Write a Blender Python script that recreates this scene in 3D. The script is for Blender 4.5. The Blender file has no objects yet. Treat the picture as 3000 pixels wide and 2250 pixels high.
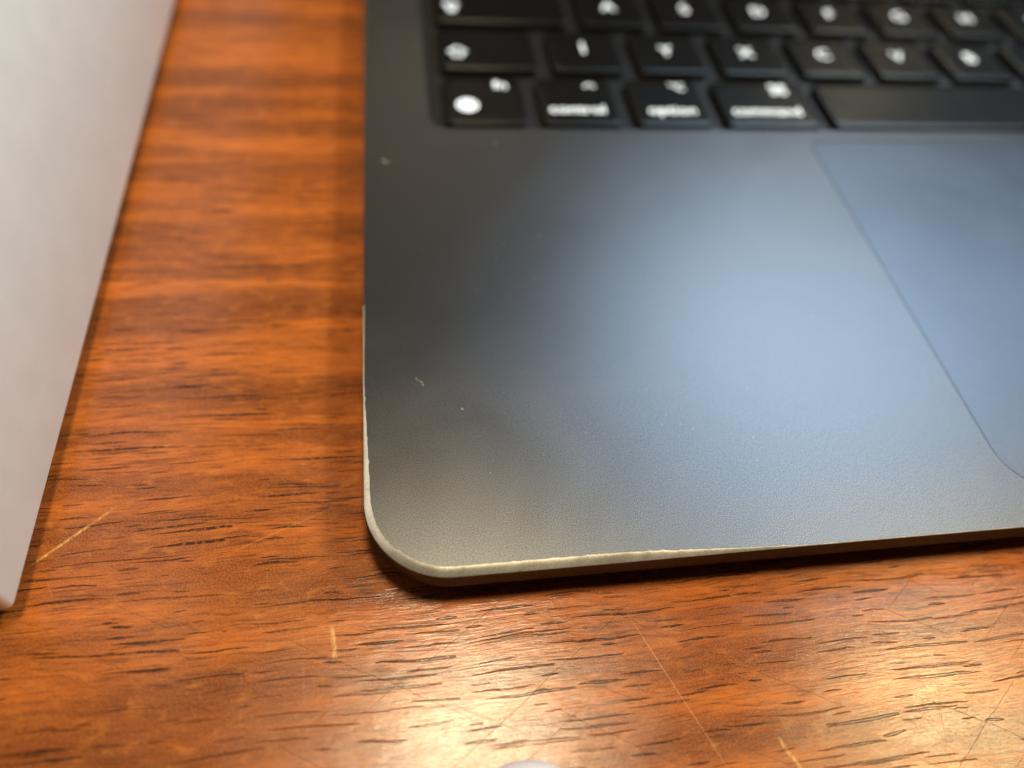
import bpy, bmesh, math, random
from mathutils import Vector, Matrix

# ------------------------------------------------------------------ camera, light, exposure
S = bpy.context.scene
COL = S.collection
MM = 0.001
H = 8.0                                   # laptop deck above the table (mm); z = 0 is the table top
def mm(x, y, z): return Vector((x*MM, y*MM, z*MM))

cam = bpy.data.cameras.new("camera"); cam_o = bpy.data.objects.new("camera", cam); COL.objects.link(cam_o)
cam_o.location = mm(6.636, -28.053, 78.164 + H)
cam_o.rotation_euler = (0.62106, -0.09044, -0.12139)
cam.sensor_width = 36.0; cam.lens = 24.21
cam.clip_start = 0.002; cam.clip_end = 20
cam.dof.use_dof = True; cam.dof.focus_distance = 0.0865; cam.dof.aperture_fstop = 7.6
S.camera = cam_o

w = bpy.data.worlds.new("World"); S.world = w; w.use_nodes = True
bg = w.node_tree.nodes["Background"]
bg.inputs[0].default_value = (1.0, 0.70, 0.60, 1); bg.inputs[1].default_value = 0.045

def area(name, target, az, el, dist, size, power, color, size_y=None, spread=180):
    l = bpy.data.lights.new(name, 'AREA'); o = bpy.data.objects.new(name, l); COL.objects.link(o)
    a, e = math.radians(az), math.radians(el)
    d = Vector((math.sin(a)*math.cos(e), math.cos(a)*math.cos(e), math.sin(e)))
    o.location = mm(*target) + d*dist
    o.rotation_euler = (-d).to_track_quat('-Z', 'Y').to_euler()
    l.shape = 'DISK' if size_y is None else 'RECTANGLE'
    l.size = size
    if size_y is not None: l.size_y = size_y
    l.energy = power; l.color = color; l.spread = math.radians(spread)
    return o
# overhead warm ceiling lamp, a second warm lamp to the right, and a cool window beyond the lid
area("ceiling_lamp", (11.6, -19.4, 0), 28, 83.2, 1.3, 0.25, 17.5, (1.0, 0.84, 0.53))
area("side_lamp", (66, -22, 0), 84.5, 54.8, 1.2, 0.13, 7.0, (1.0, 0.80, 0.40))
area("window", (64, 38, 7), 46, 45.5, 1.3, 0.70, 13.5, (0.58, 0.80, 1.0), 0.36)

S.view_settings.view_transform = 'Standard'; S.view_settings.look = 'None'
S.view_settings.exposure = 0.0; S.view_settings.gamma = 1.0
S.render.resolution_x = 1024; S.render.resolution_y = 768

# ------------------------------------------------------------------ node helper
class NT:
    def __init__(self, name):
        self.m = bpy.data.materials.new(name); self.m.use_nodes = True
        self.t = self.m.node_tree; self.n = self.t.nodes
        self.b = self.n["Principled BSDF"]
    def link(self, v, sock):
        if isinstance(v, bpy.types.NodeSocket): self.t.links.new(v, sock)
        elif isinstance(v, (int, float)):
            try: sock.default_value = v
            except TypeError: sock.default_value = (v, v, v)
        else:
            v = tuple(v)
            try: sock.default_value = v
            except ValueError: sock.default_value = v + (1.0,)
    def math(self, op, a, b=0.0, c=0.0, clamp=False):
        n = self.n.new("ShaderNodeMath"); n.operation = op; n.use_clamp = clamp
        self.link(a, n.inputs[0]); self.link(b, n.inputs[1]); self.link(c, n.inputs[2]); return n.outputs[0]
    def add(self, a, b): return self.math('ADD', a, b)
    def mul(self, a, b): return self.math('MULTIPLY', a, b)
    def sub(self, a, b): return self.math('SUBTRACT', a, b)
    def vec(self, x=0.0, y=0.0, z=0.0):
        n = self.n.new("ShaderNodeCombineXYZ")
        for s, v in zip(n.inputs, (x, y, z)): self.link(v, s)
        return n.outputs[0]
    def xyz(self, v):
        n = self.n.new("ShaderNodeSeparateXYZ"); self.link(v, n.inputs[0]); return n.outputs
    def coord(self):
        n = self.n.new("ShaderNodeTexCoord")
        s = self.n.new("ShaderNodeVectorMath"); s.operation = 'SCALE'; s.inputs[3].default_value = 1000.0
        self.t.links.new(n.outputs["Object"], s.inputs[0]); return s.outputs[0]
    def noise(self, v, scale=1.0, detail=2.0, rough=0.5, dist=0.0):
        n = self.n.new("ShaderNodeTexNoise"); self.link(v, n.inputs["Vector"])
        n.inputs["Scale"].default_value = scale; n.inputs["Detail"].default_value = detail
        n.inputs["Roughness"].default_value = rough; n.inputs["Distortion"].default_value = dist
        return n.outputs["Fac"]
    def voro(self, v, randomness=1.0):
        n = self.n.new("ShaderNodeTexVoronoi"); n.voronoi_dimensions = '2D'; n.feature = 'F1'
        self.link(v, n.inputs["Vector"]); n.inputs["Scale"].default_value = 1.0
        n.inputs["Randomness"].default_value = randomness; return n.outputs
    def ramp(self, v, lo, hi, a=0.0, b=1.0, smooth=True):
        n = self.n.new("ShaderNodeMapRange"); n.interpolation_type = 'SMOOTHSTEP' if smooth else 'LINEAR'
        for i, x in enumerate((v, lo, hi, a, b)): self.link(x, n.inputs[i])
        return n.outputs[0]
    def mix(self, f, a, b, mode='MIX'):
        n = self.n.new("ShaderNodeMix"); n.data_type = 'RGBA'; n.blend_type = mode
        self.link(f, n.inputs[0]); self.link(a, n.inputs[6]); self.link(b, n.inputs[7]); return n.outputs[2]
    def bump(self, h, dist, strength=1.0, normal=None):
        n = self.n.new("ShaderNodeBump"); n.inputs["Strength"].default_value = strength
        n.inputs["Distance"].default_value = dist*MM; self.link(h, n.inputs["Height"])
        if normal is not None: self.link(normal, n.inputs["Normal"])
        return n.outputs[0]
    def set(self, **k):
        for a, v in k.items(): self.link(v, self.b.inputs[a.replace('_', ' ')])
    # short spindle-shaped marks scattered one to a cell
    def dashes(self, x, y, cw, ch, half, keep, wob, seed):
        """x,y in mm; cw,ch cell size; half thickness (mm); keep = share of cells that carry a mark"""
        u = self.add(self.mul(x, 1.0/cw), seed); v = self.add(self.mul(y, 1.0/ch), seed*1.7)
        o = self.voro(self.vec(u, v, 0), 0.9)
        p = self.xyz(o["Position"]); c = self.n.new("ShaderNodeSeparateColor"); self.t.links.new(o["Color"], c.inputs[0])
        dx = self.math('ABSOLUTE', self.sub(u, p[0]))
        dy = self.math('ABSOLUTE', self.add(self.mul(self.sub(v, p[1]), ch), wob))
        L = self.add(0.10, self.mul(self.mul(c.outputs[0], c.outputs[0]), 0.62))
        ex = self.math('DIVIDE', dx, L)
        body = self.sub(1.0, self.mul(ex, ex))                      # 1 in the middle, 0 at the ends
        th = self.mul(self.math('MAXIMUM', body, 0.0), self.ramp(c.outputs[1], 0, 1, half*0.55, half*1.35, False))
        m = self.ramp(self.sub(th, dy), -half*0.35, half*0.45)
        m = self.mul(m, self.math('LESS_THAN', c.outputs[2], keep))
        return self.mul(m, self.math('GREATER_THAN', body, 0.0))
    def segment(self, x, y, a, b, half, wobble=0.0):
        ax, ay = a; bx, by = b; dx, dy = bx-ax, by-ay; L = math.hypot(dx, dy); dx /= L; dy /= L
        px = self.sub(x, ax); py = self.sub(y, ay)
        t = self.add(self.mul(px, dx), self.mul(py, dy))
        d = self.math('ABSOLUTE', self.add(self.sub(self.mul(px, dy), self.mul(py, dx)), wobble))
        e = self.mul(self.ramp(t, 0, L*0.25), self.ramp(t, L, L*0.75))
        return self.mul(self.ramp(d, half, half*0.3), e)

# ------------------------------------------------------------------ materials
def wood():
    k = NT("varnished_wood"); P = k.coord(); x0, y0, _ = k.xyz(P)
    big = k.noise(k.vec(k.mul(x0, 0.010), k.mul(y0, 0.03)), 1, 2)
    wav = k.noise(k.vec(k.mul(x0, 0.07), k.mul(y0, 0.16), 3.0), 1, 2)
    y = k.add(k.add(y0, k.mul(k.sub(big, 0.5), 4.5)), k.mul(k.sub(wav, 0.5), 1.6)); x = x0
    band = k.noise(k.vec(k.mul(x, 0.016), k.mul(y, 0.17)), 1, 3.5, 0.55)
    band2 = k.noise(k.vec(k.mul(x, 0.06), k.mul(y, 0.75), 7.0), 1, 4, 0.65)
    fib = k.noise(k.vec(k.mul(x, 0.22), k.mul(y, 3.2), 2.0), 1, 4, 0.65)
    blot = k.noise(k.vec(k.mul(x, 0.34), k.mul(y, 0.75), 5.0), 1, 4, 0.6, 0.6)
    ray = k.noise(k.vec(k.mul(x, 3.0), k.mul(y, 0.9), 9.0), 1, 3, 0.6)
    c = k.mix(k.ramp(band, 0.34, 0.66), (0.112, 0.0225, 0.0045), (0.430, 0.104, 0.0125))
    c = k.mix(k.mul(k.ramp(band2, 0.48, 0.68), 0.62), c, (0.165, 0.036, 0.009))
    c = k.mix(k.mul(k.ramp(blot, 0.50, 0.75), 0.45), c, (0.52, 0.170, 0.026))
    c = k.mix(k.mul(k.ramp(fib, 0.36, 0.68), 0.58), c, (0.140, 0.034, 0.009))
    c = k.mix(k.mul(k.ramp(ray, 0.48, 0.75), 0.30), c, (0.18, 0.050, 0.014))
    mic = k.noise(P, 5.0, 2, 0.6)
    c = k.mix(k.ramp(mic, 0.35, 0.65, 0.0, 0.26), c, (0.55, 0.20, 0.055))
    st = k.noise(k.vec(k.mul(x, 0.16), k.mul(y, 2.3), 15.0), 1, 5, 0.72)
    dens = k.noise(k.vec(k.mul(x, 0.05), k.mul(y, 0.14), 21.0), 1, 2)
    c = k.mix(k.mul(k.ramp(k.add(st, k.mul(k.sub(dens, 0.5), 0.25)), 0.52, 0.66), 0.62), c, (0.060, 0.015, 0.005))
    # open pores
    wob = k.mul(k.sub(k.noise(k.vec(k.mul(x, 0.9), k.mul(y, 0.5), 1.0), 1, 3, 0.6), 0.5), 0.24)
    p1 = k.dashes(x, y, 13.0, 1.9, 0.125, 0.66, wob, 3.3)
    p2 = k.dashes(x, y, 8.5, 1.25, 0.085, 0.56, wob, 17.7)
    p3 = k.dashes(x, y, 4.2, 0.62, 0.05, 0.66, wob, 41.1)
    thin = k.ramp(k.noise(k.vec(k.mul(x, 1.6), k.mul(y, 1.2), 4.0), 1, 2, 0.7), 0.30, 0.52, 0.25, 1.0)
    pore = k.mul(k.mul(k.math('MAXIMUM', k.math('MAXIMUM', p1, p2), k.mul(p3, 0.8)), thin), k.ramp(dens, 0.30, 0.55, 0.45, 1.0))
    c = k.mix(k.mul(pore, 0.94), c, (0.018, 0.008, 0.005))
    # scratches in the varnish: long thin lines at several angles
    sc = None
    jig = k.mul(k.sub(k.noise(k.vec(k.mul(x0, 0.12), k.mul(y0, 0.12), 6.0), 1, 2), 0.5), 1.2)
    for i, (a, cw, ch, half, keep) in enumerate(((34, 34, 3.6, 0.026, 0.62), (-28, 40, 4, 0.028, 0.6), (-62, 46, 3.6, 0.028, 0.66),
                                                 (96, 32, 3.8, 0.025, 0.6), (-44, 22, 2.4, 0.022, 0.7))):
        ca, sa = math.cos(math.radians(a)), math.sin(math.radians(a))
        u = k.add(k.mul(x0, ca), k.mul(y0, sa)); v = k.sub(k.mul(y0, ca), k.mul(x0, sa))
        d = k.dashes(u, v, cw, ch, half, keep, jig, 5.5+i*9.1)
        sc = d if sc is None else k.math('MAXIMUM', sc, d)
        if i == 1: sc2 = sc
    sc = k.mul(sc, k.ramp(k.noise(k.vec(k.mul(x0, 0.5), k.mul(y0, 0.5), 8.0), 1, 2), 0.42, 0.62, 0.15, 1.0))
    hand = None
    for a, b, h in (((31.5, -2.2), (41.5, -25.5), 0.07), ((60.2, -8.2), (69.5, -26.5), 0.07), ((71.3, -11), (65.6, -27), 0.09),
                    ((8.4, -11.6), (18.6, -16.6), 0.14), ((-18, 8), (-4, 14), 0.06)):
        s = k.segment(x0, y0, a, b, h, k.mul(jig, 0.25)); hand = s if hand is None else k.math('MAXIMUM', hand, s)
    deep = k.segment(x0, y0, (-31.5, 16.4), (-41.0, 8.2), 0.26, k.mul(jig, 0.1))
    for a, b, h in (((-4.4, -1.6), (-3.8, -6.3), 0.38), ((46.6, -18.8), (50.5, -27.0), 0.32)):
        deep = k.math('MAXIMUM', deep, k.segment(x0, y0, a, b, h, k.mul(jig, 0.4)))
    scr = k.math('MAXIMUM', k.mul(sc, 0.6), hand)
    c = k.mix(k.mul(scr, 0.30), c, (0.66, 0.30, 0.10))
    c = k.mix(k.mul(k.mul(deep, thin), k.ramp(ray, 0.35, 0.65, 0.15, 0.65)), c, (0.72, 0.42, 0.13))
    soft = k.noise(k.vec(k.mul(x0, 0.35), k.mul(y0, 0.6), 12.0), 1, 3, 0.5)
    n = k.bump(soft, 0.05, 0.5)
    n = k.bump(fib, 0.028, 1.0, n)
    n = k.bump(k.mul(k.math('MAXIMUM', p1, p2), -1.0), 0.09, 1.0, n)
    n = k.bump(k.mul(sc2, -1.0), 0.045, 1.0, n)
    smear = k.noise(k.vec(k.mul(x0, 0.06), k.mul(y0, 0.06), 2.0), 1, 3)
    r = k.add(k.ramp(smear, 0.3, 0.7, 0.16, 0.25), k.mul(scr, 0.10))
    k.set(Base_Color=c, Roughness=r, Normal=n); k.b.inputs["IOR"].default_value = 1.46; k.b.inputs["Specular IOR Level"].default_value = 0.40
    return k.m

def aluminium(name, col, rough, grain, speck, fine=6.0, dif=0.12, patch=(0.03, 0.05)):
    k = NT(name); P = k.coord()
    g = k.noise(P, fine, 1, 0.5); lo = k.noise(P, patch[0], 4, 0.6, 0.8)
    f = k.ramp(g, 0.30, 0.70, 1-speck, 1+speck, False)
    f = k.mul(f, k.ramp(lo, 0.3, 0.7, 1-patch[1], 1+patch[1]))
    c = k.mix(1.0, col, k.vec(f, f, f), 'MULTIPLY')
    n = k.bump(g, grain, 1.0)
    gl = k.n.new("ShaderNodeBsdfAnisotropic"); gl.distribution = 'BECKMANN'
    k.link(c, gl.inputs["Color"]); k.link(k.add(rough, k.mul(k.sub(lo, 0.5), 0.09)), gl.inputs["Roughness"]); k.link(n, gl.inputs["Normal"])
    df = k.n.new("ShaderNodeBsdfDiffuse"); k.link(k.mix(1.0, c, (dif, dif, dif), 'MULTIPLY'), df.inputs["Color"])
    ad = k.n.new("ShaderNodeAddShader"); k.t.links.new(gl.outputs[0], ad.inputs[0]); k.t.links.new(df.outputs[0], ad.inputs[1])
    out = [q for q in k.n if q.type == 'OUTPUT_MATERIAL'][0]; k.t.links.new(ad.outputs[0], out.inputs[0]); k.n.remove(k.b)
    return k.m

def plain(name, col, rough, metallic=0.0, bump=None, emit=None, spec=None):
    k = NT(name); P = k.coord()
    v = k.noise(P, 0.15, 4, 0.6); f = k.ramp(v, 0.25, 0.75, 0.97, 1.03)
    k.set(Base_Color=k.mix(1.0, col, k.vec(f, f, f), 'MULTIPLY'), Roughness=k.add(rough, k.mul(k.sub(v, 0.5), 0.06)), Metallic=metallic)
    if bump: k.set(Normal=k.bump(k.noise(P, bump[0], 3, 0.6), bump[1], 1.0))
    if emit: k.set(Emission_Color=emit[0], Emission_Strength=emit[1])
    if spec is not None: k.b.inputs["Specular IOR Level"].default_value = spec
    return k.m

M = dict(
    wood=wood(),
    alu=aluminium("dark_anodised_aluminium", (0.071, 0.070, 0.074), 0.368, 0.0048, 0.60, 8.5, 0.30),
    pad=aluminium("trackpad_glass", (0.066, 0.068, 0.077), 0.375, 0.003, 0.14, 8.0, 0.2),
    bare=aluminium("bare_worn_aluminium", (0.52, 0.48, 0.41), 0.40, 0.010, 0.12, 5.0, 0.34, (0.22, 0.18)),
    well=plain("keyboard_well_finish", (0.030, 0.028, 0.028), 0.42, 0.9),
    key=plain("black_key_plastic", (0.0045, 0.0042, 0.0046), 0.26, 0, (5.0, 0.004), None, 0.22),
    legend=plain("backlit_legend", (0.80, 0.83, 0.86), 0.5, 0, None, ((0.80, 0.90, 1.0), 1.2)),
    gap=plain("dark_gap", (0.012, 0.012, 0.013), 0.6),
    glass=plain("black_display_glass", (0.006, 0.006, 0.007), 0.12, 0, None, None, 0.13),
    rubber=plain("black_rubber", (0.02, 0.02, 0.02), 0.7),
    card=plain("white_coated_card", (0.84, 0.87, 0.90), 0.40),
    tray=plain("white_card_tray", (0.62, 0.60, 0.58), 0.6),
    pale_tip=plain("pale_plastic", (0.50, 0.47, 0.50), 0.45),
    dust=plain("pale_dust", (0.55, 0.52, 0.48), 0.8),
)

# ------------------------------------------------------------------ mesh helpers (mm in, metres out)
def link(name, bm, mat, parent=None, smooth=False, loc=(0, 0, 0)):
    me = bpy.data.meshes.new(name)
    bmesh.ops.scale(bm, vec=(MM, MM, MM), verts=bm.verts)
    bm.normal_update(); bm.to_mesh(me); bm.free()
    me.materials.append(mat)
    for p in me.polygons: p.use_smooth = smooth
    o = bpy.data.objects.new(name, me); COL.objects.link(o); o.location = mm(*loc)
    if parent is not None: o.parent = parent
    return o
def empty(name, loc=(0, 0, 0), rz=0.0):
    o = bpy.data.objects.new(name, None); COL.objects.link(o); o.location = mm(*loc); o.rotation_euler = (0, 0, rz)
    o.empty_display_size = 0.01; return o
def tag(o, label, cat, group=None):
    o["label"] = label; o["category"] = cat
    if group: o["group"] = group
def rrect(x0, y0, x1, y1, r, seg=8, rt=None):
    pts = []; lo = r; hi = r if rt is None else rt
    for cx, cy, a0, r in ((x1-hi, y1-hi, 0, hi), (x0+hi, y1-hi, 90, hi), (x0+lo, y0+lo, 180, lo), (x1-lo, y0+lo, 270, lo)):
        for i in range(seg+1):
            a = math.radians(a0+90*i/seg); pts.append((cx+r*math.cos(a), cy+r*math.sin(a)))
    return pts
def loft(bm, rings, cap0=True, cap1=True):
    R = [[bm.verts.new(p) for p in r] for r in rings]; n = len(R[0]); F = []
    for a, b in zip(R, R[1:]):
        for i in range(n):
            F.append(bm.faces.new((a[i], a[(i+1) % n], b[(i+1) % n], b[i])))
    if cap0: F.append(bm.faces.new(list(reversed(R[0]))))
    if cap1: F.append(bm.faces.new(R[-1]))
    return R, F
def slab(x0, y0, x1, y1, z0, z1, r, e, seg=8, rt=None):
    """rounded-rectangle slab with softened top and bottom edges"""
    bm = bmesh.new(); rings = []
    def ring(i, z): rings.append([(x, y, z) for x, y in rrect(x0+i, y0+i, x1-i, y1-i, max(r-i, 0.05), seg, None if rt is None else max(rt-i, 0.05))])
    ring(e, z0); ring(e*0.3, z0+e*0.3); ring(0, z0+e); ring(0, z1-e); ring(e*0.3, z1-e*0.3); ring(e, z1)
    loft(bm, rings); return bm
def ribbon(pts, wd, z=0.0, closed=False):
    """flat stroke along a polyline"""
    bm = bmesh.new(); n = len(pts); L = []; Rr = []
    for i, p in enumerate(pts):
        a = pts[(i-1) % n] if closed or i > 0 else p; b = pts[(i+1) % n] if closed or i < n-1 else p
        d = Vector((b[0]-a[0], b[1]-a[1])).normalized(); nx, ny = -d.y*wd/2, d.x*wd/2
        L.append(bm.verts.new((p[0]+nx, p[1]+ny, z))); Rr.append(bm.verts.new((p[0]-nx, p[1]-ny, z)))
    for i in range(n if closed else n-1):
        j = (i+1) % n; bm.faces.new((L[i], Rr[i], Rr[j], L[j]))
    return bm
def merge(bms):
    out = bmesh.new()
    for b in bms:
        me = bpy.data.meshes.new("tmp"); b.to_mesh(me); b.free(); out.from_mesh(me); bpy.data.meshes.remove(me)
    return out

# ------------------------------------------------------------------ the table
bm = slab(-420, -330, 780, 560, -28, 0, 12, 2.0)
table = link("table_top", bm, M['wood'], None, False); table["kind"] = "structure"
table["label"] = "scratched orange-brown wooden table top with dark open pores"

# ------------------------------------------------------------------ the laptop
lap = empty("laptop", (0, 0, 0))
tag(lap, "dark grey open laptop with bare worn front corner and black keyboard, on the wooden table", "laptop")
W, D, RC = 304.1, 212.0, 10.6
KX, KU, KG, KY = 15.49, 19.0, 3.3, 88.18
WELL = (12.2, 86.2, W-12.2, KY+6*KU-KG+2.0+0.0)
PAD = (87.3, 4.9, W-87.3, 83.3)
random.seed(4)

# outline walked in small steps, with the wear width at every step
def outline():
    pts = []
    def line(a, b, step):
        L = math.dist(a, b); n = max(1, int(L/step))
        for i in range(n):
            t = i/n; pts.append((a[0]+(b[0]-a[0])*t, a[1]+(b[1]-a[1])*t))
    def arc(cx, cy, a0, n):
        for i in range(n):
            a = math.radians(a0+90*i/n); pts.append((cx+RC*math.cos(a), cy+RC*math.sin(a)))
    line((RC, 0), (62, 0), 0.30); line((62, 0), (W-RC, 0), 3); arc(W-RC, RC, 270, 14)
    line((W, RC), (W, D-RC), 10); arc(W-RC, D-RC, 0, 14); line((W-RC, D), (RC, D), 10); arc(RC, D-RC, 90, 14)
    line((0, D-RC), (0, 34), 8); line((0, 34), (0, RC), 0.30); arc(RC, RC, 180, 52)
    return pts
OUT = outline(); N = len(OUT)
def normal_at(i):
    a, b = OUT[i-1], OUT[(i+1) % N]; d = Vector((b[0]-a[0], b[1]-a[1])).normalized(); return (-d.y, d.x)   # inward (ccw walk)
def wear(p):
    x, y = p
    if x > 60 or y > 33: return 0.0
    if y < x:  f = min(1.0, max(0.0, (57-x)/26.0)); base = 1.15
    else:      f = min(1.0, max(0.0, (31-y)/22.0)); base = 1.0
    return base*f
jag = [0.0]*N; v = 0.0
for i in range(N): v = 0.6*v+random.gauss(0, 0.014); jag[i] = v + (random.uniform(0.04, 0.12) if random.random() < 0.05 else 0.0)
E0 = 0.13
prof = []                                  # per vertex: inset of the top face edge
for i, p in enumerate(OUT):
    wv = wear(p); prof.append((max(E0, wv+(jag[i] if wv > 0.15 else 0.0)), wv))
def ring(fn):
    r = []
    for i, p in enumerate(OUT):
        n = normal_at(i); d, z = fn(i); r.append((p[0]+n[0]*d, p[1]+n[1]*d, H+z))
    return r
rings = [ring(lambda i: (7.0, -5.9)), ring(lambda i: (4.0, -5.75)), ring(lambda i: (2.0, -5.35)), ring(lambda i: (0.75, -4.75)), ring(lambda i: (0.25, -4.25)),
         ring(lambda i: (0.05, -3.6)), ring(lambda i: (0.0, -0.66*prof[i][0]-0.22)),
         ring(lambda i: (0.10*prof[i][0], -0.50*prof[i][0])),
         ring(lambda i: (0.42*prof[i][0], -0.20*prof[i][0])), ring(lambda i: (prof[i][0], 0.0))]
bm = bmesh.new(); R, _ = loft(bm, rings, True, False)
edge_faces = []
def bare(p): return (p[0] < 150 and p[1] < RC) or (p[0] < RC and p[1] < 46)
bm.faces.ensure_lookup_table()
for k in range(7, 9):
    for i in range(N):
        j = (i+1) % N
        if bare(OUT[i]) and bare(OUT[j]):
            edge_faces.append([R[k][i].co.copy(), R[k][j].co.copy(), R[k+1][j].co.copy(), R[k+1][i].co.copy()])
            f = [q for q in R[k][i].link_faces if R[k+1][j] in q.verts and R[k][j] in q.verts]
            bmesh.ops.delete(bm, geom=f, context='FACES_ONLY')
# top face with openings for the keyboard and the trackpad
top = list(R[-1]); ed = []
for i in range(N):
    a, b = top[i], top[(i+1) % N]; e = bm.edges.get((a, b)) or bm.edges.new((a, b)); ed.append(e)
wallq = []
for (x0, y0, x1, y1), r, dep in ((WELL, 3.6, 1.75), (PAD, 7.2, 1.2)):
    pts = rrect(x0, y0, x1, y1, r, 10, 3.2 if r > 5 else None); hv = [bm.verts.new((x, y, H)) for x, y in pts]
    for i in range(len(hv)): ed.append(bm.edges.new((hv[i], hv[(i+1) % len(hv)])))
    dv = [bm.verts.new((x, y, H-dep)) for x, y in pts]; wallq.append((hv, dv))
bmesh.ops.triangle_fill(bm, use_beauty=True, edges=ed)
for hv, dv in wallq:
    n = len(hv)
    for i in range(n):
        f = bm.faces.new((hv[i], dv[i], dv[(i+1) % n], hv[(i+1) % n]))
        if hv is wallq[1][0]: f.material_index = 1
for f in bm.faces:
    if all(abs(vv.co.z-H) < 1e-4 for vv in f.verts) and f.normal.z < 0: f.normal_flip()
bmesh.ops.recalc_face_normals(bm, faces=bm.faces)
body = link("base_shell", bm, M['alu'], lap); body.data.materials.append(M['gap'])
for p in body.data.polygons: p.use_smooth = abs(p.normal.z) < 0.999
bm = bmesh.new()
for q in edge_faces: bm.faces.new([bm.verts.new(c) for c in q])
bmesh.ops.remove_doubles(bm, verts=bm.verts, dist=1e-4)
we = link("worn_edge", bm, M['bare'], lap, True); we["label"] = "bare silver edge where the dark finish has rubbed off"

# keyboard floor, trackpad seat and trackpad
bm = slab(WELL[0]+0.004, WELL[1]+0.004, WELL[2]-0.004, WELL[3]-0.004, H-2.4, H-1.7, 3.6, 0.1); link("keyboard_floor", bm, M['well'], lap)
bm = slab(PAD[0]+0.004, PAD[1]+0.004, PAD[2]-0.004, PAD[3]-0.004, H-1.9, H-1.1, 7.2, 0.1, 8, 3.2); link("trackpad_seat", bm, M['gap'], lap)
bm = slab(PAD[0]+0.19, PAD[1]+0.19, PAD[2]-0.19, PAD[3]-0.19, H-1.08, H-0.05, 7.0, 0.02, 12, 3.0); link("trackpad", bm, M['pad'], lap)
for fx, fy in ((26, 24), (W-26, 24), (26, D-24), (W-26, D-24)):
    bm = bmesh.new(); rings = []
    for rr, z in ((6.2, 0.0), (7.0, 0.25), (7.4, 1.45)):
        rings.append([(fx+rr*math.cos(2*math.pi*i/28), fy+rr*math.sin(2*math.pi*i/28), z) for i in range(28)])
    loft(bm, rings); link("rubber_foot", bm, M['rubber'], lap, False)

# ---- keys
def key_mesh(wd, ht):
    bm = bmesh.new(); rings = []
    for i, z in ((0.10, -1.45), (0.0, -1.30), (0.0, -0.42), (0.06, -0.27), (0.24, -0.20), (1.6, -0.225), (min(wd, ht)*0.36, -0.26)):
        rings.append([(x, y, z) for x, y in rrect(i, i, wd-i, ht-i, max(1.25-i*0.3, 0.4), 6)])
    loft(bm, rings)
    me = bpy.data.meshes.new("key"); bmesh.ops.scale(bm, vec=(MM, MM, MM), verts=bm.verts); bm.normal_update(); bm.to_mesh(me); bm.free()
    me.materials.append(M['key'])
    for p in me.polygons: p.use_smooth = True
    return me
KM = {}
def key(x0, x1, y, h=None):
    wd, ht = round((x1-x0)*KU-KG, 3), (h or KU-KG)
    if (wd, ht) not in KM: KM[(wd, ht)] = key_mesh(wd, ht)
    o = bpy.data.objects.new("key", KM[(wd, ht)]); COL.objects.link(o); o.parent = lap
    o.location = mm(KX+x0*KU, y, H); return o, wd, ht
def put(bm, parent):
    o = link("legend", bm, M['legend'], parent); return o
def text(s, size, cx, cy, parent, align='CENTER'):
    cu = bpy.data.curves.new("t", 'FONT'); cu.body = s; cu.size = size; cu.align_x = align; cu.align_y = 'CENTER'; cu.resolution_u = 3; cu.offset = 0.0
    to = bpy.data.objects.new("t", cu); COL.objects.link(to)
    me = bpy.data.meshes.new_from_object(to.evaluated_get(bpy.context.evaluated_depsgraph_get()))
    bpy.data.objects.remove(to); bpy.data.curves.remove(cu)
    bm = bmesh.new(); bm.from_mesh(me); bpy.data.meshes.remove(me)
    bmesh.ops.translate(bm, vec=(cx, cy, -0.17), verts=bm.verts)
    return put(bm, parent)
ZL = -0.17
def off(pts, cx, cy, s=1.0): return [(cx+x*s, cy+y*s) for x, y in pts]
def circ(r, n=24, a0=0, a1=360, sx=1.0):
    return [(r*sx*math.cos(math.radians(a0+(a1-a0)*i/n)), r*math.sin(math.radians(a0+(a1-a0)*i/n))) for i in range(n+(a1-a0 < 360))]
def globe(p, cx, cy):
    t = 0.34; r = 2.0
    put(merge([ribbon(off(circ(r), cx, cy), t, ZL, True), ribbon(off(circ(r, 24, 0, 360, 0.45), cx, cy), t*0.8, ZL+0.004, True),
               ribbon([(cx, cy-r), (cx, cy+r)], t*0.8, ZL+0.008), ribbon([(cx-r, cy), (cx+r, cy)], t*0.8, ZL+0.012),
               ribbon([(cx-r*0.86, cy+r*0.5), (cx+r*0.86, cy+r*0.5)], t*0.8, ZL+0.016), ribbon([(cx-r*0.86, cy-r*0.5), (cx+r*0.86, cy-r*0.5)], t*0.8, ZL+0.02)]), p)
ARW = [(-1.7, 0.1), (0, 1.9), (1.7, 0.1), (0.8, 0.1), (0.8, -1.5), (-0.8, -1.5), (-0.8, 0.1)]
def shift_sym(p, cx, cy): put(ribbon(off(ARW, cx, cy, 1.12), 0.42, ZL, True), p)
def caps_sym(p, cx, cy):
    put(merge([ribbon(off(ARW, cx, cy+0.5), 0.42, ZL, True), ribbon(off([(-0.8, -1.9), (0.8, -1.9), (0.8, -2.5), (-0.8, -2.5)], cx, cy+0.5), 0.4, ZL, True)]), p)
def ctrl_sym(p, cx, cy): put(ribbon([(cx-1.15, cy-0.5), (cx, cy+0.7), (cx+1.15, cy-0.5)], 0.36, ZL), p)
def opt_sym(p, cx, cy):
    put(merge([ribbon([(cx-1.6, cy+0.9), (cx-0.6, cy+0.9), (cx+0.6, cy-0.9), (cx+1.6, cy-0.9)], 0.36, ZL), ribbon([(cx+0.3, cy+0.9), (cx+1.6, cy+0.9)], 0.36, ZL)]), p)
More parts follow.
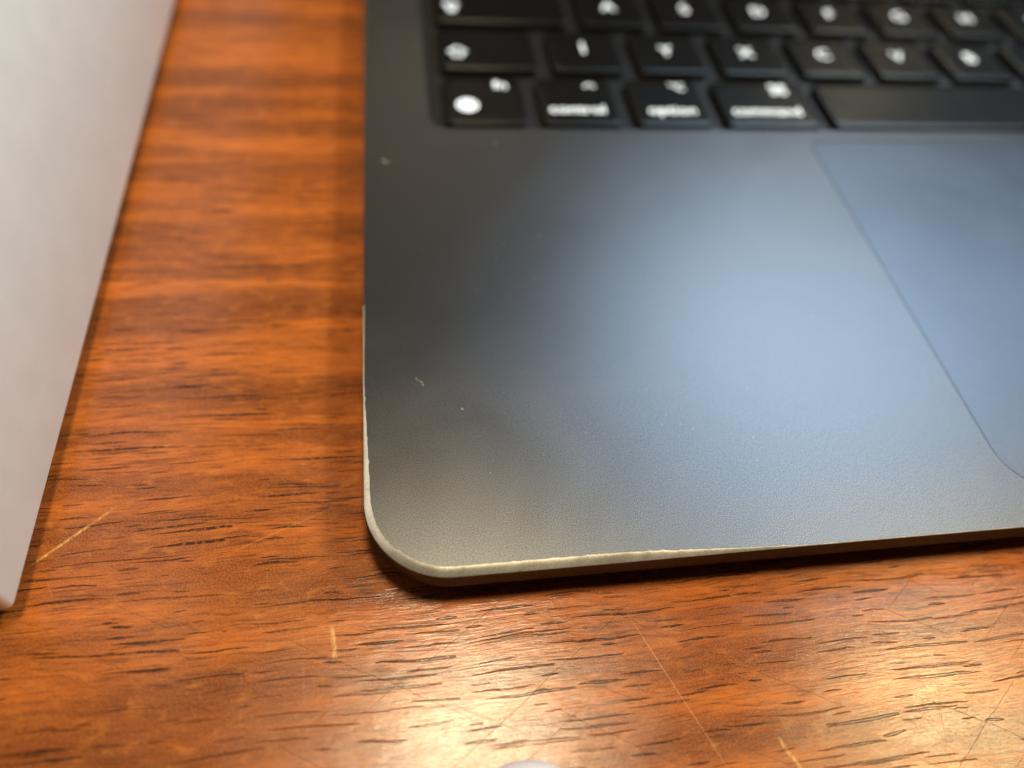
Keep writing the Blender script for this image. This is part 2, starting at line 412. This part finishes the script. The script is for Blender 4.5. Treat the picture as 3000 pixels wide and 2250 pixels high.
def cmd_sym(p, cx, cy):
    parts = [ribbon(off([(-.55, -.55), (.55, -.55), (.55, .55), (-.55, .55)], cx, cy), 0.34, ZL, True)]
    for sx in (-1, 1):
        for sy in (-1, 1):
            parts.append(ribbon(off(circ(0.55, 14), cx+sx*1.1, cy+sy*1.1), 0.34, ZL+0.004, True))
    put(merge(parts), p)

h = KU-KG
def row(r, specs):
    for s in specs:
        o, wd, ht = key(s[0], s[1], KY+r*KU)
        t = s[2]
        if callable(t): t(o, wd, ht)
        elif t: text(t, 5.0, wd/2, ht/2+0.7, o)
row(0, [(0, 1, lambda o, a, b: (globe(o, 4.4, 6.0), text("fn", 4.0, 11.6, 13.0, o))),
        (1, 2, lambda o, a, b: (text("control", 3.9, a*0.47, 4.9, o), ctrl_sym(o, 11.2, 13.3))),
        (2, 3, lambda o, a, b: (text("option", 3.9, a*0.52, 4.9, o), opt_sym(o, 11.2, 13.3))),
        (3, 4.25, lambda o, a, b: (text("command", 3.9, a*0.48, 4.9, o), cmd_sym(o, 15.0, 13.0))),
        (4.25, 9.25, None),
        (9.25, 10.5, lambda o, a, b: (text("command", 3.9, a*0.52, 4.9, o), cmd_sym(o, 5.0, 13.0))),
        (10.5, 11.5, lambda o, a, b: (text("option", 3.9, a*0.48, 4.9, o), opt_sym(o, 4.4, 13.3)))])
for x in (11.5, 12.5, 13.5): key(x, x+1, KY, h*0.47)
key(12.5, 13.5, KY+h*0.53, h*0.47)
row(1, [(0, 1.25, lambda o, a, b: shift_sym(o, 3.9, 6.2))]+[(1.25+i, 2.25+i, c) for i, c in enumerate("ÍYXCVBNM,.-")]+[(12.25, 14.5, lambda o, a, b: shift_sym(o, a-4, 6.2))])
row(2, [(0, 1.75, lambda o, a, b: caps_sym(o, 3.9, 6.6))]+[(1.75+i, 2.75+i, c) for i, c in enumerate("ASDFGHJKLÉÁŰ")]+[(13.75, 14.5, None)])
row(3, [(0, 1.5, None)]+[(1.5+i, 2.5+i, c) for i, c in enumerate("QWERTZUIOPŐÚ")]+[(13.5, 14.5, None)])
row(4, [(i, i+1, c) for i, c in enumerate("0123456789ÖÜÓ")]+[(13, 14.5, None)])
row(5, [(0, 1.5, lambda o, a, b: text("esc", 3.9, 5, 4, o))]+[(1.5+i, 2.5+i, None) for i in range(13)])
for o in list(lap.children):                                   # homing bars on F and J
    if o.name.startswith("key") and abs(o.location.y/MM-(KY+2*KU)) < 0.1 and any(abs(o.location.x/MM-(KX+c*KU)) < 0.1 for c in (4.75, 7.75)):
        bmh = slab(h/2-1.8, 1.5, h/2+1.8, 1.95, -0.22, -0.02, 0.2, 0.08, 4); link("homing_bar", bmh, M['key'], o)

# ---- the raised screen half
lid = empty("lid", (0, D-1.5, H+1.2)); lid.parent = lap; lid.rotation_euler = (math.radians(-19), 0, 0)
bm = slab(0, 0, W, 204, -4.0, 0.0, RC, 0.4, 10)
bmesh.ops.rotate(bm, cent=(0, 0, 0), matrix=Matrix.Rotation(math.radians(90), 3, 'X'), verts=bm.verts)
link("lid_shell", bm, M['alu'], lid)
bm = slab(2.2, 3.0, W-2.2, 201.5, 0.05, 0.6, 8.5, 0.1, 10)
bmesh.ops.rotate(bm, cent=(0, 0, 0), matrix=Matrix.Rotation(math.radians(90), 3, 'X'), verts=bm.verts)
link("display_glass", bm, M['glass'], lid)
bm = bmesh.new()
loft(bm, [[(x, D-2.0+2.0*math.cos(2*math.pi*i/18), H+0.2+1.9*math.sin(2*math.pi*i/18)) for i in range(18)] for x in (30, W-30)])
link("hinge_bar", bm, M['rubber'], lap, True)

# ------------------------------------------------------------------ the white box
BR = math.radians(1.35)
box = empty("cardboard_box", (-39.3, 2.4, 0), BR)
tag(box, "smooth white cardboard box standing beside the laptop", "box")
bm = slab(-236, 0, 0, 330, 2.7, 64, 0.9, 0.5, 6); link("box_lid", bm, M['card'], box, True)
bm = slab(-233.5, 2.5, -2.5, 327.5, 0, 4.5, 1.2, 0.4, 5); link("box_tray", bm, M['tray'], box)

# ------------------------------------------------------------------ small things
bm = bmesh.new(); rings = []  # assumed rounded form standing in for a small pale object of unknown kind
for i in range(13):
    a = math.radians(90*i/12); rings.append((1-math.cos(a), math.sin(a)))
def oval(yc, s): return [(16.4+4.6*s*math.cos(2*math.pi*i/32), yc, 2.0+2.0*s*math.sin(2*math.pi*i/32)) for i in range(32)]
rr = [oval(-18.9-2.2*f, max(s, 0.02)) for f, s in rings]+[oval(-44, 1.0), oval(-45, 0.8)]
loft(bm, rr); bmesh.ops.recalc_face_normals(bm, faces=bm.faces)
pale_tip = link("unknown_object", bm, M['pale_tip'], None, True); tag(pale_tip, "pale grey rounded tip of an unidentified object lying on the scratched wood", "pale_tip")

bm = bmesh.new(); rnd = random.Random(11)
def speck(x, y, r):
    n = rnd.randint(5, 7); a0 = rnd.random()*6
    b = [bm.verts.new((x+r*rnd.uniform(.5, 1.2)*math.cos(a0+6.283*i/n), y+r*rnd.uniform(.5, 1.2)*math.sin(a0+6.283*i/n), H+0.005)) for i in range(n)]
    t = bm.verts.new((x, y, H+0.03+r*0.5))
    for i in range(n): bm.faces.new((b[i], b[(i+1) % n], t))
for x, y, r in ((28.7, 56.8, .13), (30, 55.2, .08), (22.5, 55.0, .10), (21.0, 51.8, .12), (9.2, 53.5, .10), (26.5, 47.0, .10), (13.2, 23.1, .12), (29.5, 18.2, .05),
                (3.4, 76.6, .25), (3.9, 76.1, .2), (4.3, 76.4, .14), (24.0, 82.0, .2), (21.3, 81.6, .13)): speck(x, y, r)
for _ in range(90):
    x, y = rnd.uniform(2, 84), rnd.uniform(8, 84)
    speck(x, y, rnd.choice((.03, .035, .04, .05, .07)))
du = link("dust", bm, M['dust']); du["kind"] = "stuff"; tag(du, "pale dust specks scattered over the dark palm rest", "dust")
pts = [(7.2, 28.6), (7.35, 28.2), (7.7, 28.05), (8.0, 27.8), (8.05, 27.4), (8.2, 27.15)]
bm = bmesh.new()
loft(bm, [[(x+0.035*math.cos(a), y+0.02*math.sin(a), H+0.045+0.035*math.sin(a+0.8)) for a in (0.3, 1.9, 3.4, 5.0)] for x, y in pts])
bmesh.ops.recalc_face_normals(bm, faces=bm.faces)
li = link("lint_fibre", bm, M['dust'], None, True); tag(li, "tiny pale curled fibre lying on the dark palm rest", "fibre")
